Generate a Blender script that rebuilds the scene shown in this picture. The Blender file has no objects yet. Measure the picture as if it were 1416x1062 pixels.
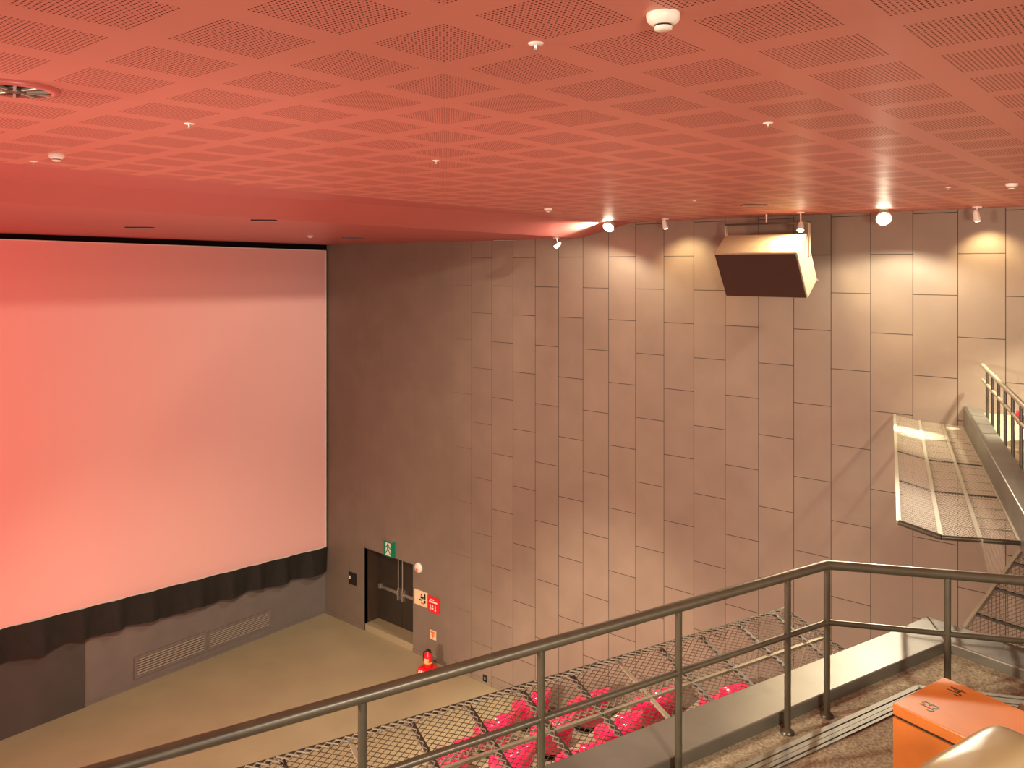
import bpy, math, random
from mathutils import Vector, Matrix
random.seed(7)
C = bpy.context.scene.collection
S = bpy.context.scene

# ------------------------------------------------------------------ camera, world, exposure
EYE = 9.05
F = 1135.0                                   # focal length in pixels of the 1416 px wide frame
YAW = math.radians(-49.62)
cam = bpy.data.objects.new('camera', bpy.data.cameras.new('camera'))
C.objects.link(cam)
cam.location = (0, 0, EYE)
cam.rotation_euler = (math.pi/2, 0, YAW)
cam.data.sensor_width = 36.0
cam.data.sensor_fit = 'HORIZONTAL'
cam.data.lens = 36.0*F/1416.0
cam.data.shift_y = -163.0/1416.0
cam.data.clip_start = 0.05
S.camera = cam

S.view_settings.view_transform = 'Standard'
S.view_settings.look = 'None'
S.view_settings.gamma = 1.0
S.view_settings.use_curve_mapping = False
S.view_settings.exposure = 0.0

w = bpy.data.worlds.new('hall_air'); S.world = w
w.use_nodes = True
w.node_tree.nodes['Background'].inputs[0].default_value = (1.0, 0.50, 0.41, 1)
w.node_tree.nodes['Background'].inputs[1].default_value = 0.9

def lamp(name, kind, loc, energy, col, target=None, radius=0.1, angle=90, blend=0.5):
    d = bpy.data.lights.new(name, kind)
    d.energy = energy; d.color = col
    if kind in ('POINT', 'SPOT'):
        d.shadow_soft_size = radius
    if kind == 'SPOT':
        d.spot_size = math.radians(angle); d.spot_blend = blend
    o = bpy.data.objects.new(name, d); C.objects.link(o)
    o.location = loc
    if target is not None:
        o.rotation_euler = (Vector(target)-Vector(loc)).to_track_quat('-Z', 'Y').to_euler()
    return o

AMBER = (1.0, 0.72, 0.36); LAMPC = (1.0, 0.86, 0.62)
lamp('balcony_rear_light', 'SPOT', (-6.0, -6.5, EYE-1.4), 4800, (1, .88, .66), (13.1, 4.5, EYE-2.2), 1.0, 75, 0.8)
lamp('balcony_side_light', 'SPOT', (-3.25, 7.4, EYE+0.5), 5200, (1, .80, .56), (4.8, 1.6, EYE-3), 0.12, 66, 0.9)
lamp('balcony_fill_light', 'SPOT', (0.97, -2.06, EYE+0.6), 1700, (1, .80, .56), (5.0, 1.9, EYE-3), 0.35, 80, 0.9)  # added fill behind the camera, no fixture; lifts carpet and tabletop
lamp('stalls_seat_fill', 'SPOT', (8.0, 9.2, EYE+0.3), 3600, (1, .80, .56), (11.8, 8.4, 0.5), 0.1, 50, 0.8)  # unseen spot added to brighten the seats under the net
lamp('stalls_floor_fill', 'SPOT', (3.0, 6.0, EYE+0.6), 3900, (1, .80, .55), (8, 13.5, 0), 0.3, 60, 0.7)  # unseen spot added to light the stalls floor
lamp('stalls_wall_fill', 'SPOT', (-3.0, 8.0, 4.5), 6400, (1, .72, .52), (13.1, 9.0, 2.0), 0.4, 60, 0.9)  # added fill for the lower right wall, no real lamp there
lamp('red_screen_fill', 'SPOT', (-5.0, 4.0, 3.0), 9800, (1, .12, .10), (-1.5, 17.5, EYE-3.5), 0.5, 80, 1.0)  # added red fill on the screen, in place of bounce from the seats
lamp('red_bounce_fill', 'SPOT', (2.0, 6.5, 2.0), 2000, (1, .43, .35), (4.0, 6.0, EYE+1), 0.6, 140, 1.0)  # added uplight standing in for red bounce onto the ceiling

# ------------------------------------------------------------------ picture rays -> hall coordinates
A1, A2 = 0.6478, 0.7618
def c2w(X, Y, z):                             # metres right / ahead of the camera, z above the eye
    return Vector((A1*X+A2*Y, -A2*X+A1*Y, EYE+z))
def ray(x, y):
    return c2w((x-708)/F, 1.0, -(y-368)/F) - Vector((0, 0, EYE))
def to(d, t): return d*t + Vector((0, 0, EYE))
WX, FY = 13.166, 17.6
def wallp(x, y, off=0.0):
    d = ray(x, y); return to(d, (WX-off)/d.x)
def frontp(x, y, off=0.0):
    d = ray(x, y); return to(d, (FY-off)/d.y)
def zp(x, y, z):                              # point at height z relative to the eye
    d = ray(x, y); return to(d, z/d.z)

# ------------------------------------------------------------------ mesh builder
class MB:
    def __init__(s): s.v = []; s.f = []; s.sm = []
    def add(s, vs, fs, smooth=False):
        o = len(s.v); s.v += [Vector(q) for q in vs]
        for f in fs:
            s.f.append([i+o for i in f]); s.sm.append(smooth)
        return s
    def poly(s, pts): return s.add(pts, [list(range(len(pts)))])
    def hexa(s, b, t):                        # bottom loop, top loop (same count)
        n = len(b)
        fs = [list(range(n))[::-1], [n+i for i in range(n)]]
        fs += [[i, (i+1) % n, n+(i+1) % n, n+i] for i in range(n)]
        return s.add(list(b)+list(t), fs)
    def prism(s, pts, vec):
        vec = Vector(vec); pts = [Vector(p) for p in pts]
        return s.hexa(pts, [p+vec for p in pts])
    def box(s, c, sx, sy, sz, M=None):
        c = Vector(c)
        q = [Vector((x*sx/2, y*sy/2, z*sz/2)) for z in (-1, 1) for x, y in ((-1, -1), (1, -1), (1, 1), (-1, 1))]
        if M: q = [M @ p for p in q]
        q = [p+c for p in q]
        return s.hexa(q[:4], q[4:])
    def span(s, p0, p1): 
        p0, p1 = Vector(p0), Vector(p1)
        return s.box((p0+p1)/2, abs(p1.x-p0.x), abs(p1.y-p0.y), abs(p1.z-p0.z))
    def tube(s, p0, p1, r, n=8, r1=None):
        p0, p1 = Vector(p0), Vector(p1)
        d = (p1-p0)
        if d.length < 1e-6: return s
        d.normalize()
        a = d.orthogonal().normalized(); b = d.cross(a)
        r1 = r if r1 is None else r1
        ring = [(a*math.cos(2*math.pi*k/n)+b*math.sin(2*math.pi*k/n)) for k in range(n)]
        vs = [p0+q*r for q in ring]+[p1+q*r1 for q in ring]
        s.add(vs, [[k, (k+1) % n, n+(k+1) % n, n+k] for k in range(n)], n > 4)
        s.add([p0+q*r for q in ring], [list(range(n))[::-1]])
        s.add([p1+q*r1 for q in ring], [list(range(n))])
        return s
    def bar(s, p0, p1, wd, ht, up=(0, 0, 1)):
        p0, p1 = Vector(p0), Vector(p1); d = (p1-p0).normalized()
        sd = d.cross(Vector(up)).normalized()*wd/2; u = sd.cross(d).normalized()*ht/2
        return s.hexa([p0-sd-u, p0+sd-u, p0+sd+u, p0-sd+u], [p1-sd-u, p1+sd-u, p1+sd+u, p1-sd+u])
    def path(s, pts, r, n=10):
        pts = [Vector(p) for p in pts]; rings = []
        for i, p in enumerate(pts):
            d0 = (p-pts[i-1]).normalized() if i else (pts[1]-p).normalized()
            d1 = (pts[i+1]-p).normalized() if i < len(pts)-1 else d0
            t = (d0+d1).normalized()
            sc = 1/max(0.5, t.dot(d0))
            z = Vector((0, 0, 1)) if abs(t.z) < 0.95 else Vector((1, 0, 0))
            a = t.cross(z).normalized(); b = a.cross(t)
            rings.append([p+a*math.cos(2*math.pi*k/n)*r*sc+b*math.sin(2*math.pi*k/n)*r for k in range(n)])
        vs = [q for rg in rings for q in rg]
        fs = [[i*n+k, i*n+(k+1) % n, (i+1)*n+(k+1) % n, (i+1)*n+k] for i in range(len(pts)-1) for k in range(n)]
        s.add(vs, fs, True)
        s.add(rings[0], [list(range(n))[::-1]]); s.add(rings[-1], [list(range(n))])
        return s
    def lathe(s, prof, c, n=24, axis=(0, 0, 1), smooth=True):
        c = Vector(c); ax = Vector(axis).normalized(); a = ax.orthogonal().normalized(); b = ax.cross(a)
        vs = []
        for r, h in prof:
            for k in range(n):
                t = 2*math.pi*k/n
                vs.append(c+ax*h+(a*math.cos(t)+b*math.sin(t))*max(r, 1e-4))
        m = len(prof)
        fs = [[i*n+k, i*n+(k+1) % n, (i+1)*n+(k+1) % n, (i+1)*n+k] for i in range(m-1) for k in range(n)]
        s.add(vs, fs, smooth)
        s.add(vs[:n], [list(range(n))[::-1]]); s.add(vs[-n:], [list(range(n))])
        return s
    def grid(s, rows, closed=False, smooth=True):
        n = len(rows[0]); vs = [p for r in rows for p in r]; fs = []
        for i in range(len(rows)-1):
            for k in range(n if closed else n-1):
                fs.append([i*n+k, i*n+(k+1) % n, (i+1)*n+(k+1) % n, (i+1)*n+k])
        return s.add(vs, fs, smooth)
    def build(s, name, mat, parent=None, origin=None):
        o = Vector((0, 0, 0))
        q = parent
        while q is not None: o += q.location; q = q.parent
        if parent is None:
            if origin is None:
                xs = [v.x for v in s.v]; ys = [v.y for v in s.v]; zs = [v.z for v in s.v]
                origin = Vector(((min(xs)+max(xs))/2, (min(ys)+max(ys))/2, min(zs)))
            o = Vector(origin)
        me = bpy.data.meshes.new(name)
        me.from_pydata([tuple(v-o) for v in s.v], [], s.f)
        me.polygons.foreach_set('use_smooth', s.sm)
        me.materials.append(mat); me.update()
        ob = bpy.data.objects.new(name, me); C.objects.link(ob)
        if parent is None: ob.location = o
        else: ob.parent = parent
        return ob

def soften(ob, wd, seg=2):
    m = ob.modifiers.new('edge', 'BEVEL'); m.width = wd; m.segments = seg; m.limit_method = 'ANGLE'
    return ob
def thing(name, label, cat, loc, group=None):
    o = bpy.data.objects.new(name, None); C.objects.link(o)
    o.empty_display_size = 0.1; o.location = loc
    o['label'] = label; o['category'] = cat
    if group: o['group'] = group
    return o
def tag(o, label, cat, group=None):
    o['label'] = label; o['category'] = cat
    if group: o['group'] = group
    return o
def struct(o): o['kind'] = 'structure'; return o
def copy_tree(o, parent=None):
    c = o.copy(); C.objects.link(c)
    if parent is not None: c.parent = parent
    for ch in list(o.children): copy_tree(ch, c)
    return c

# ------------------------------------------------------------------ materials
def mat(name, col, rough=0.6, metal=0.0, spec=0.5, var=0.0, scale=3.0, bump=0.0, bscale=40.0, emit=0.0, coat=0.0):
    m = bpy.data.materials.new(name); m.use_nodes = True
    nt = m.node_tree; b = nt.nodes['Principled BSDF']
    b.inputs['Roughness'].default_value = rough; b.inputs['Metallic'].default_value = metal
    b.inputs['Specular IOR Level'].default_value = spec
    b.inputs['Coat Weight'].default_value = coat; b.inputs['Coat Roughness'].default_value = 0.15
    c = (*col, 1)
    tc = nt.nodes.new('ShaderNodeTexCoord')
    if var > 0:
        n = nt.nodes.new('ShaderNodeTexNoise'); n.inputs['Scale'].default_value = scale; n.inputs['Detail'].default_value = 5
        r = nt.nodes.new('ShaderNodeValToRGB')
        r.color_ramp.elements[0].position = 0.3; r.color_ramp.elements[1].position = 0.7
        r.color_ramp.elements[0].color = (*[x*(1-var) for x in col], 1)
        r.color_ramp.elements[1].color = (*[min(1, x*(1+var)) for x in col], 1)
        nt.links.new(tc.outputs['Object'], n.inputs['Vector']); nt.links.new(n.outputs['Fac'], r.inputs['Fac'])
        nt.links.new(r.outputs['Color'], b.inputs['Base Color'])
    else:
        b.inputs['Base Color'].default_value = c
    if bump > 0:
        n2 = nt.nodes.new('ShaderNodeTexNoise'); n2.inputs['Scale'].default_value = bscale; n2.inputs['Detail'].default_value = 4
        bp = nt.nodes.new('ShaderNodeBump'); bp.inputs['Strength'].default_value = bump; bp.inputs['Distance'].default_value = 0.01
        nt.links.new(tc.outputs['Object'], n2.inputs['Vector']); nt.links.new(n2.outputs['Fac'], bp.inputs['Height'])
        nt.links.new(bp.outputs['Normal'], b.inputs['Normal'])
    if emit > 0:
        b.inputs['Emission Color'].default_value = c; b.inputs['Emission Strength'].default_value = emit
    return m

def nmath(nt, op, a, b=None, c=None):
    n = nt.nodes.new('ShaderNodeMath'); n.operation = op
    for i, q in enumerate((a, b, c)):
        if q is None: continue
        if isinstance(q, (int, float)): n.inputs[i].default_value = q
        else: nt.links.new(q, n.inputs[i])
    return n.outputs[0]

def wall_material():
    m = mat('wall_panels', (0.2, 0.15, 0.12), 0.55, var=0.0, bump=0.15, bscale=12)
    nt = m.node_tree; b = nt.nodes['Principled BSDF']
    g = nt.nodes.new('ShaderNodeNewGeometry'); sx = nt.nodes.new('ShaderNodeSeparateXYZ')
    nt.links.new(g.outputs['Position'], sx.inputs[0])
    cx = nt.nodes.new('ShaderNodeCombineXYZ')
    nt.links.new(nmath(nt, 'SUBTRACT', sx.outputs[2], EYE+0.178), cx.inputs[0])
    nt.links.new(nmath(nt, 'SUBTRACT', 10.569, sx.outputs[1]), cx.inputs[1])
    br = nt.nodes.new('ShaderNodeTexBrick'); br.offset = 0.5; br.offset_frequency = 2; br.squash = 1.0
    br.inputs['Scale'].default_value = 1.0; br.inputs['Mortar Size'].default_value = 0.0055
    br.inputs['Mortar Smooth'].default_value = 0.0; br.inputs['Bias'].default_value = 0.0
    br.inputs['Brick Width'].default_value = 1.2; br.inputs['Row Height'].default_value = 0.6
    br.inputs['Color1'].default_value = (*WALL, 1); br.inputs['Color2'].default_value = (*[x*0.9 for x in WALL], 1)
    br.inputs['Mortar'].default_value = (0.012, 0.009, 0.008, 1)
    nt.links.new(cx.outputs[0], br.inputs['Vector'])
    n = nt.nodes.new('ShaderNodeTexNoise'); n.inputs['Scale'].default_value = 1.6; n.inputs['Detail'].default_value = 6
    nt.links.new(g.outputs['Position'], n.inputs['Vector'])
    vr = nmath(nt, 'MULTIPLY_ADD', n.outputs['Fac'], 0.35, 0.82)
    # joints fade out near the screen; colour darkened there in place of dimmer light
    shade_fade = nt.nodes.new('ShaderNodeMapRange')
    shade_fade.inputs['From Min'].default_value = 11.2; shade_fade.inputs['From Max'].default_value = 13.2
    shade_fade.inputs['To Min'].default_value = 0.92; shade_fade.inputs['To Max'].default_value = 0.06
    nt.links.new(sx.outputs[1], shade_fade.inputs['Value'])
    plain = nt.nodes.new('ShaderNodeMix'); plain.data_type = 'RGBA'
    nt.links.new(nmath(nt, 'SUBTRACT', 1.0, shade_fade.outputs[0]), plain.inputs[0])
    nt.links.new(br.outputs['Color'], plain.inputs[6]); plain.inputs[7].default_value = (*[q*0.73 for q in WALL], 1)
    vm = nt.nodes.new('ShaderNodeVectorMath'); vm.operation = 'SCALE'
    nt.links.new(plain.outputs[2], vm.inputs[0]); nt.links.new(vr, vm.inputs['Scale'])
    nt.links.new(vm.outputs[0], b.inputs['Base Color'])
    return m

def ceiling_material():
    m = mat('ceiling_paint', CEIL, 0.42, spec=0.35)
    nt = m.node_tree; b = nt.nodes['Principled BSDF']
    g = nt.nodes.new('ShaderNodeNewGeometry'); sx = nt.nodes.new('ShaderNodeSeparateXYZ')
    nt.links.new(g.outputs['Position'], sx.inputs[0])
    P, x0, y0 = 0.516, 2.152, 2.162
    q = []; msk = []
    for ax, o in ((0, x0), (1, y0)):
        u = nmath(nt, 'DIVIDE', nmath(nt, 'SUBTRACT', sx.outputs[ax], o-50*P), P)
        f = nmath(nt, 'SUBTRACT', nmath(nt, 'FRACT', nmath(nt, 'ADD', u, 0.5)), 0.5)
        msk.append(nmath(nt, 'LESS_THAN', nmath(nt, 'ABSOLUTE', f), 0.3675))
        h = nmath(nt, 'SUBTRACT', nmath(nt, 'FRACT', nmath(nt, 'ADD', nmath(nt, 'DIVIDE', f, 0.035), 50.5)), 0.5)
        q.append(nmath(nt, 'MULTIPLY', h, h))
    hole = nmath(nt, 'LESS_THAN', nmath(nt, 'ADD', q[0], q[1]), 0.235**2)
    hole = nmath(nt, 'MULTIPLY', hole, nmath(nt, 'MULTIPLY', msk[0], msk[1]))
    mx = nt.nodes.new('ShaderNodeMix'); mx.data_type = 'RGBA'
    nt.links.new(hole, mx.inputs[0]); mx.inputs[6].default_value = (*CEIL, 1); mx.inputs[7].default_value = (0.035, 0.012, 0.010, 1)
    nt.links.new(mx.outputs[2], b.inputs['Base Color'])
    nt.links.new(nmath(nt, 'MULTIPLY_ADD', hole, -0.35, 0.35), b.inputs['Specular IOR Level'])
    n = nt.nodes.new('ShaderNodeTexNoise'); n.inputs['Scale'].default_value = 1.2
    nt.links.new(g.outputs['Position'], n.inputs['Vector'])
    bp = nt.nodes.new('ShaderNodeBump'); bp.inputs['Strength'].default_value = 0.15; bp.inputs['Distance'].default_value = 0.02
    nt.links.new(n.outputs['Fac'], bp.inputs['Height']); nt.links.new(bp.outputs['Normal'], b.inputs['Normal'])
    return m

WALL = (0.268, 0.218, 0.172)
CEIL = (0.56, 0.215, 0.17)
M = {}
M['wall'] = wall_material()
M['ceil'] = ceiling_material()
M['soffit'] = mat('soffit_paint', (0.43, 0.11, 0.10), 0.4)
M['front'] = mat('front_wall_paint', (0.17, 0.148, 0.142), 0.7, var=0.08, scale=2)
M['frontdark'] = mat('front_panel_paint', (0.06, 0.056, 0.053), 0.7, var=0.1, scale=2)
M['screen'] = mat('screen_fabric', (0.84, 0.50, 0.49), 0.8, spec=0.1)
M['white'] = mat('white_plastic', (0.82, 0.78, 0.72), 0.4)
M['black'] = mat('black_cloth', (0.013, 0.012, 0.010), 0.8, var=0.2, scale=8)
M['blackmask'] = mat('black_masking', (0.006, 0.005, 0.005), 0.95, spec=0.1)
M['floor'] = mat('floor_vinyl', (0.37, 0.33, 0.21), 0.5, var=0.06, scale=1.2)
M['tier'] = mat('tier_carpet', (0.33, 0.27, 0.2), 0.8, var=0.1, scale=8)
M['rail'] = mat('rail_paint', (0.045, 0.039, 0.026), 0.36, metal=0.0, spec=0.7, var=0.15, scale=12)
M['kerb'] = mat('kerb_steel', (0.128, 0.125, 0.108), 0.42, metal=0.2, spec=0.5, var=0.22, scale=2.2, bump=0.35, bscale=4)
M['carpet'] = mat('carpet_pile', (0.31, 0.285, 0.21), 0.95, spec=0.1, var=0.45, scale=55, bump=0.5, bscale=120)
M['nosing'] = mat('nosing_metal', (0.095, 0.08, 0.058), 0.5, metal=0.2, var=0.15, scale=10)
M['gap'] = mat('dark_gap', (0.01, 0.008, 0.006), 0.8)
M['netbar'] = mat('net_frame_paint', (0.03, 0.027, 0.022), 0.45, var=0.1, scale=9)
M['netpale'] = mat('net_frame_galvanised', (0.28, 0.265, 0.20), 0.45, metal=0.2)
M['wire'] = mat('net_wire', (0.14, 0.12, 0.095), 0.45, metal=0.3)
M['palewire'] = mat('pale_net_wire', (0.42, 0.38, 0.30), 0.45)
M['cord'] = mat('lacing_cord', (0.24, 0.215, 0.17), 0.7)
M['wood'] = mat('orange_veneer', (0.46, 0.14, 0.028), 0.5, spec=0.25, var=0.10, scale=5, coat=0.05)
M['ink'] = mat('black_print', (0.01, 0.01, 0.008), 0.5)
M['leather'] = mat('beige_leather', (0.25, 0.195, 0.11), 0.30, spec=0.6, var=0.05, scale=3)
M['pinkseat'] = mat('pink_red_leather', (0.85, 0.02, 0.13), 0.16, spec=0.8, coat=0.5)
M['door'] = mat('door_paint', (0.035, 0.027, 0.02), 0.45)
M['jamb'] = mat('jamb_paint', (0.06, 0.04, 0.028), 0.5)
M['steel'] = mat('brushed_steel', (0.62, 0.58, 0.54), 0.3, metal=0.85)
M['speaker'] = mat('speaker_cabinet_paint', (0.48, 0.40, 0.30), 0.5)
M['grille'] = mat('speaker_grille_cloth', (0.055, 0.026, 0.018), 0.85, bump=0.3, bscale=150)
M['redpaint'] = mat('red_enamel', (0.72, 0.015, 0.03), 0.3)
M['green'] = mat('exit_green', (0.0, 0.22, 0.11), 0.4)
M['ivory'] = mat('ivory_board', (0.80, 0.64, 0.42), 0.5)
M['orangeink'] = mat('orange_print', (0.75, 0.18, 0.06), 0.5)
M['vent'] = mat('vent_metal', (0.40, 0.35, 0.31), 0.45, metal=0.2)
M['bulb'] = mat('lit_lamp_glass', (1.0, 0.86, 0.62), 0.3, emit=40)
M['bulbdim'] = mat('dim_lamp_glass', (1.0, 0.92, 0.80), 0.3, emit=3)
M['pinkled'] = mat('pink_led', (1.0, 0.05, 0.22), 0.3, emit=4)

# ------------------------------------------------------------------ room shell
Z0 = 0.0
TOPZ = EYE+0.82
LX, BY = -13.5, -8.0
struct(MB().prism([(LX, BY, -0.2), (WX+0.6, BY, -0.2), (WX+0.6, FY+0.3, -0.2), (LX, FY+0.3, -0.2)], (0, 0, 0.2)).build('floor', M['floor']))

# right wall with a recess for the exit doors
dl = wallp(504, 811).y; dr = wallp(571, 840).y; DH = 2.06
mb = MB()
def wpan(y0, y1, z0, z1):
    mb.span((WX, y0, z0), (WX+0.1, y1, z1))
wpan(BY, dr, 0, TOPZ+0.1); wpan(dr, dl, DH, TOPZ+0.1); wpan(dl, FY+0.3, 0, TOPZ+0.1)
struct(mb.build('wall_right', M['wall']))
# front wall, recess for nothing; lower part painted brown, dark block at left
struct(MB().span((LX, FY, 0), (WX+0.1, FY+0.2, TOPZ+0.1)).build('wall_front', M['front']))
pl = frontp(117, 965)
struct(MB().span((LX, FY-0.03, 0), (pl.x, FY, 2.6)).build('trim_1', M['frontdark']))
struct(MB().span((LX, FY-0.06, EYE+0.2), (WX, FY, EYE+0.72)).build('trim_2', M['blackmask']))
# ceiling, sloped fascia and soffit before the screen
def e1(x): return 7.1+0.085*x
def sz(x): return EYE+0.55+0.01*(WX-x)
c = MB()
c.hexa([(LX, BY, TOPZ), (LX, e1(LX), TOPZ), (WX, e1(WX), TOPZ), (WX, BY, TOPZ)],
       [(LX, BY, TOPZ+0.1), (LX, e1(LX), TOPZ+0.1), (WX, e1(WX), TOPZ+0.1), (WX, BY, TOPZ+0.1)])
struct(c.build('ceiling', M['ceil']))
L2 = 9.42
c = MB()
c.hexa([(LX, e1(LX), TOPZ), (LX, L2, sz(LX)), (WX, L2, sz(WX)), (WX, e1(WX), TOPZ)],
       [(LX, e1(LX), TOPZ+0.1), (LX, L2+0.05, TOPZ+0.1), (WX, L2+0.05, TOPZ+0.1), (WX, e1(WX), TOPZ+0.1)])
struct(c.build('ceiling_fascia', M['soffit']))
c = MB()
c.hexa([(LX, L2, sz(LX)), (LX, FY, sz(LX)), (WX, FY, sz(WX)), (WX, L2, sz(WX))],
       [(LX, L2, TOPZ+0.1), (LX, FY, TOPZ+0.1), (WX, FY, TOPZ+0.1), (WX, L2, TOPZ+0.1)])
struct(c.build('ceiling_soffit', M['soffit']))
# baseboards
b = MB(); b.span((WX-0.015, dl, 0), (WX, FY, 0.09)); b.span((WX-0.015, 9.6, 0), (WX, dr, 0.09))
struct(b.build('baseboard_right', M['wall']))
struct(MB().span((pl.x, FY-0.012, 0), (WX, FY, 0.07)).build('baseboard_front', M['front']))

# ------------------------------------------------------------------ screen, masking, curtain, vents
sc = {k: frontp(*p, 0.10) for k, p in dict(tl=(0, 331), tr=(456, 347), br=(451.5, 756), bl=(0, 870)).items()}
def ext(a, b, x):
    t = (x-a.x)/(b.x-a.x); return a+(b-a)*t
XL = -8.0
rt = WX-0.06
TL, TR = ext(sc['tl'], sc['tr'], XL), ext(sc['tl'], sc['tr'], rt)
BL, BR = ext(sc['bl'], sc['br'], XL), ext(sc['bl'], sc['br'], rt)
t = thing('projection_screen', 'huge blank cinema screen glowing pink on the front wall', 'screen', ((BL+BR)/2).to_tuple())
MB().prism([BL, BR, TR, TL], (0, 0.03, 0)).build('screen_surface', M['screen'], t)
fr = MB()
for a, b_ in ((BL, BR), (BR, TR), (TR, TL), (TL, BL)):
    fr.bar(a+Vector((0, -0.004, 0)), b_+Vector((0, -0.004, 0)), 0.02, 0.025, (0, 1, 0))
fr.build('edge_frame', M['white'], t)
# pleated valance below the screen
cb = MB(); n = 420; rows = [[], [], [], []]
botL, botR = frontp(0, 916, 0.12), frontp(452, 788, 0.12)
for i in range(n+1):
    x = XL+(rt-XL)*i/n
    top = ext(BL, BR, x).z+0.02
    bt = ext(botL, botR, x).z+0.015*math.sin(x*1.9)+0.018*math.sin(x*4.7+1)+0.02*math.sin(x*7.5)
    ph = 0.075*math.sin(x*7.5+1.3*math.sin(x*1.7))+0.022*math.sin(x*17+2)+0.05*max(0, math.sin(x*2.6))**12
    for r, f in enumerate((0, 0.35, 0.7, 1.0)):
        rows[r].append(Vector((x, FY-0.19-ph*(0.25+0.75*f), top+(bt-top)*f)))
cb.grid(rows)
cb.grid([[p+Vector((0, 0.012, 0)) for p in r] for r in rows[::-1]])
tag(cb.build('valance_curtain', M['black']), 'black pleated cloth skirt hanging under the cinema screen', 'curtain')

def vent_grille(tl, tr, br, bl, label):
    q = [frontp(*p) for p in (tl, tr, br, bl)]
    x0 = (q[0].x+q[3].x)/2; x1 = (q[1].x+q[2].x)/2
    z1 = (q[0].z+q[1].z)/2; z0 = (q[2].z+q[3].z)/2
    t = thing('vent_grille', label, 'vent', (x0, FY, z0), 'wall vents under the screen')
    MB().span((x0, FY-0.012, z0), (x1, FY-0.002, z1)).build('backing', M['gap'], t)
    f = MB(); b = 0.05
    for p0, p1 in (((x0-b, z0-b), (x1+b, z0)), ((x0-b, z1), (x1+b, z1+b)), ((x0-b, z0), (x0, z1)), ((x1, z0), (x1+b, z1))):
        f.span((p0[0], FY-0.03, p0[1]), (p1[0], FY, p1[1]))
    f.build('frame', M['front'], t)
    for k in range(7):
        z = z0+(z1-z0)*(k+0.5)/7
        MB().box(((x0+x1)/2, FY-0.02, z), x1-x0, 0.03, (z1-z0)/7*0.5, Matrix.Rotation(0.05, 3, 'X')).build('slat', M['vent'], t)
vent_grille((188, 909), (281, 879), (281, 902), (188, 931), 'slatted brown wall vent, the larger one farther from the exit doors')
vent_grille((290, 873), (371, 849), (371, 866), (290, 893), 'slatted brown wall vent, the one nearer to the exit doors')

# ------------------------------------------------------------------ exit door in its recess
RD = 0.45
t = bpy.data.objects.new('door_1', None); C.objects.link(t); t.location = (WX+RD, (dl+dr)/2, 0); t['kind'] = 'structure'
j = MB()
j.span((WX+0.002, dl, 0), (WX+RD+0.1, dl+0.06, DH+0.06)); j.span((WX+0.1, dr-0.06, 0), (WX+RD+0.1, dr, DH+0.06))
j.span((WX+0.1, dr, DH), (WX+RD+0.1, dl, DH+0.06)); j.span((WX+RD+0.06, dr-0.06, 0), (WX+RD+0.12, dl+0.06, DH+0.06))
j.build('door_frame', M['jamb'], t)
MB().span((WX-0.012, dr-0.02, DH-0.005), (WX+0.02, dl+0.02, DH+0.022)).build('head_trim', M['steel'], t)
mid = (dl+dr)/2
for nm, y0, y1, sgn in (('far', mid+0.005, dl-0.05, 1), ('near', dr+0.02, mid-0.005, -1)):
    lf = MB().span((WX+RD, y0, 0.16), (WX+RD+0.045, y1, DH-0.02)).build('door_leaf', M['door'], t)
    xx = WX+RD-0.05
    pb = MB(); pb.span((xx-0.02, y0+0.04, 0.98), (xx+0.03, y1-0.04, 1.05))
    pb.span((xx-0.03, y0+0.03, 0.96), (WX+RD, y0+0.11, 1.07)); pb.span((xx-0.03, y1-0.11, 0.96), (WX+RD, y1-0.03, 1.07))
    pb.build('push_bar', M['steel'], lf)
    yr = y0+0.07 if sgn > 0 else y1-0.07
    MB().tube((xx, yr, 0.86), (xx, yr, DH-0.03), 0.016, 8).build('vertical_rod', M['steel'], lf)
    MB().span((xx-0.02, yr-0.03, 0.84), (WX+RD, yr+0.03, 1.12)).build('latch_box', M['steel'], lf)
    if sgn < 0:
        sg = MB(); yy = y0+0.2; X = WX+RD-0.006
        for dy, dz, a, b in ((0, .16, .10, .035), (-.05, .10, .05, .06), (.05, .08, .06, .05), (0, .03, .12, .03), (0, -.1, .14, .02)):
            sg.box((X, yy+dy, 1.55+dz), 0.008, a, b, Matrix.Rotation(dy*12, 3, 'X'))
        sg.build('pictogram', M['white'], lf)
MB().span((WX+0.02, dr, 0.0), (WX+RD, dl, 0.16)).build('threshold_step', M['floor'], t)

# ------------------------------------------------------------------ things on the right wall
def wrect(x0, y0, x1, y1):
    """corner pixels of a wall-mounted board -> y range, z range"""
    p, q = wallp(x0, y0), wallp(x1, y1)
    return p, q
def board(name, cx, cy, wd, ht, dp, m):
    p = wallp(cx, cy, 0)
    return p, MB().span((WX-dp, p.y-wd/2, p.z-ht/2), (WX-0.001, p.y+wd/2, p.z+ht/2))
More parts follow.
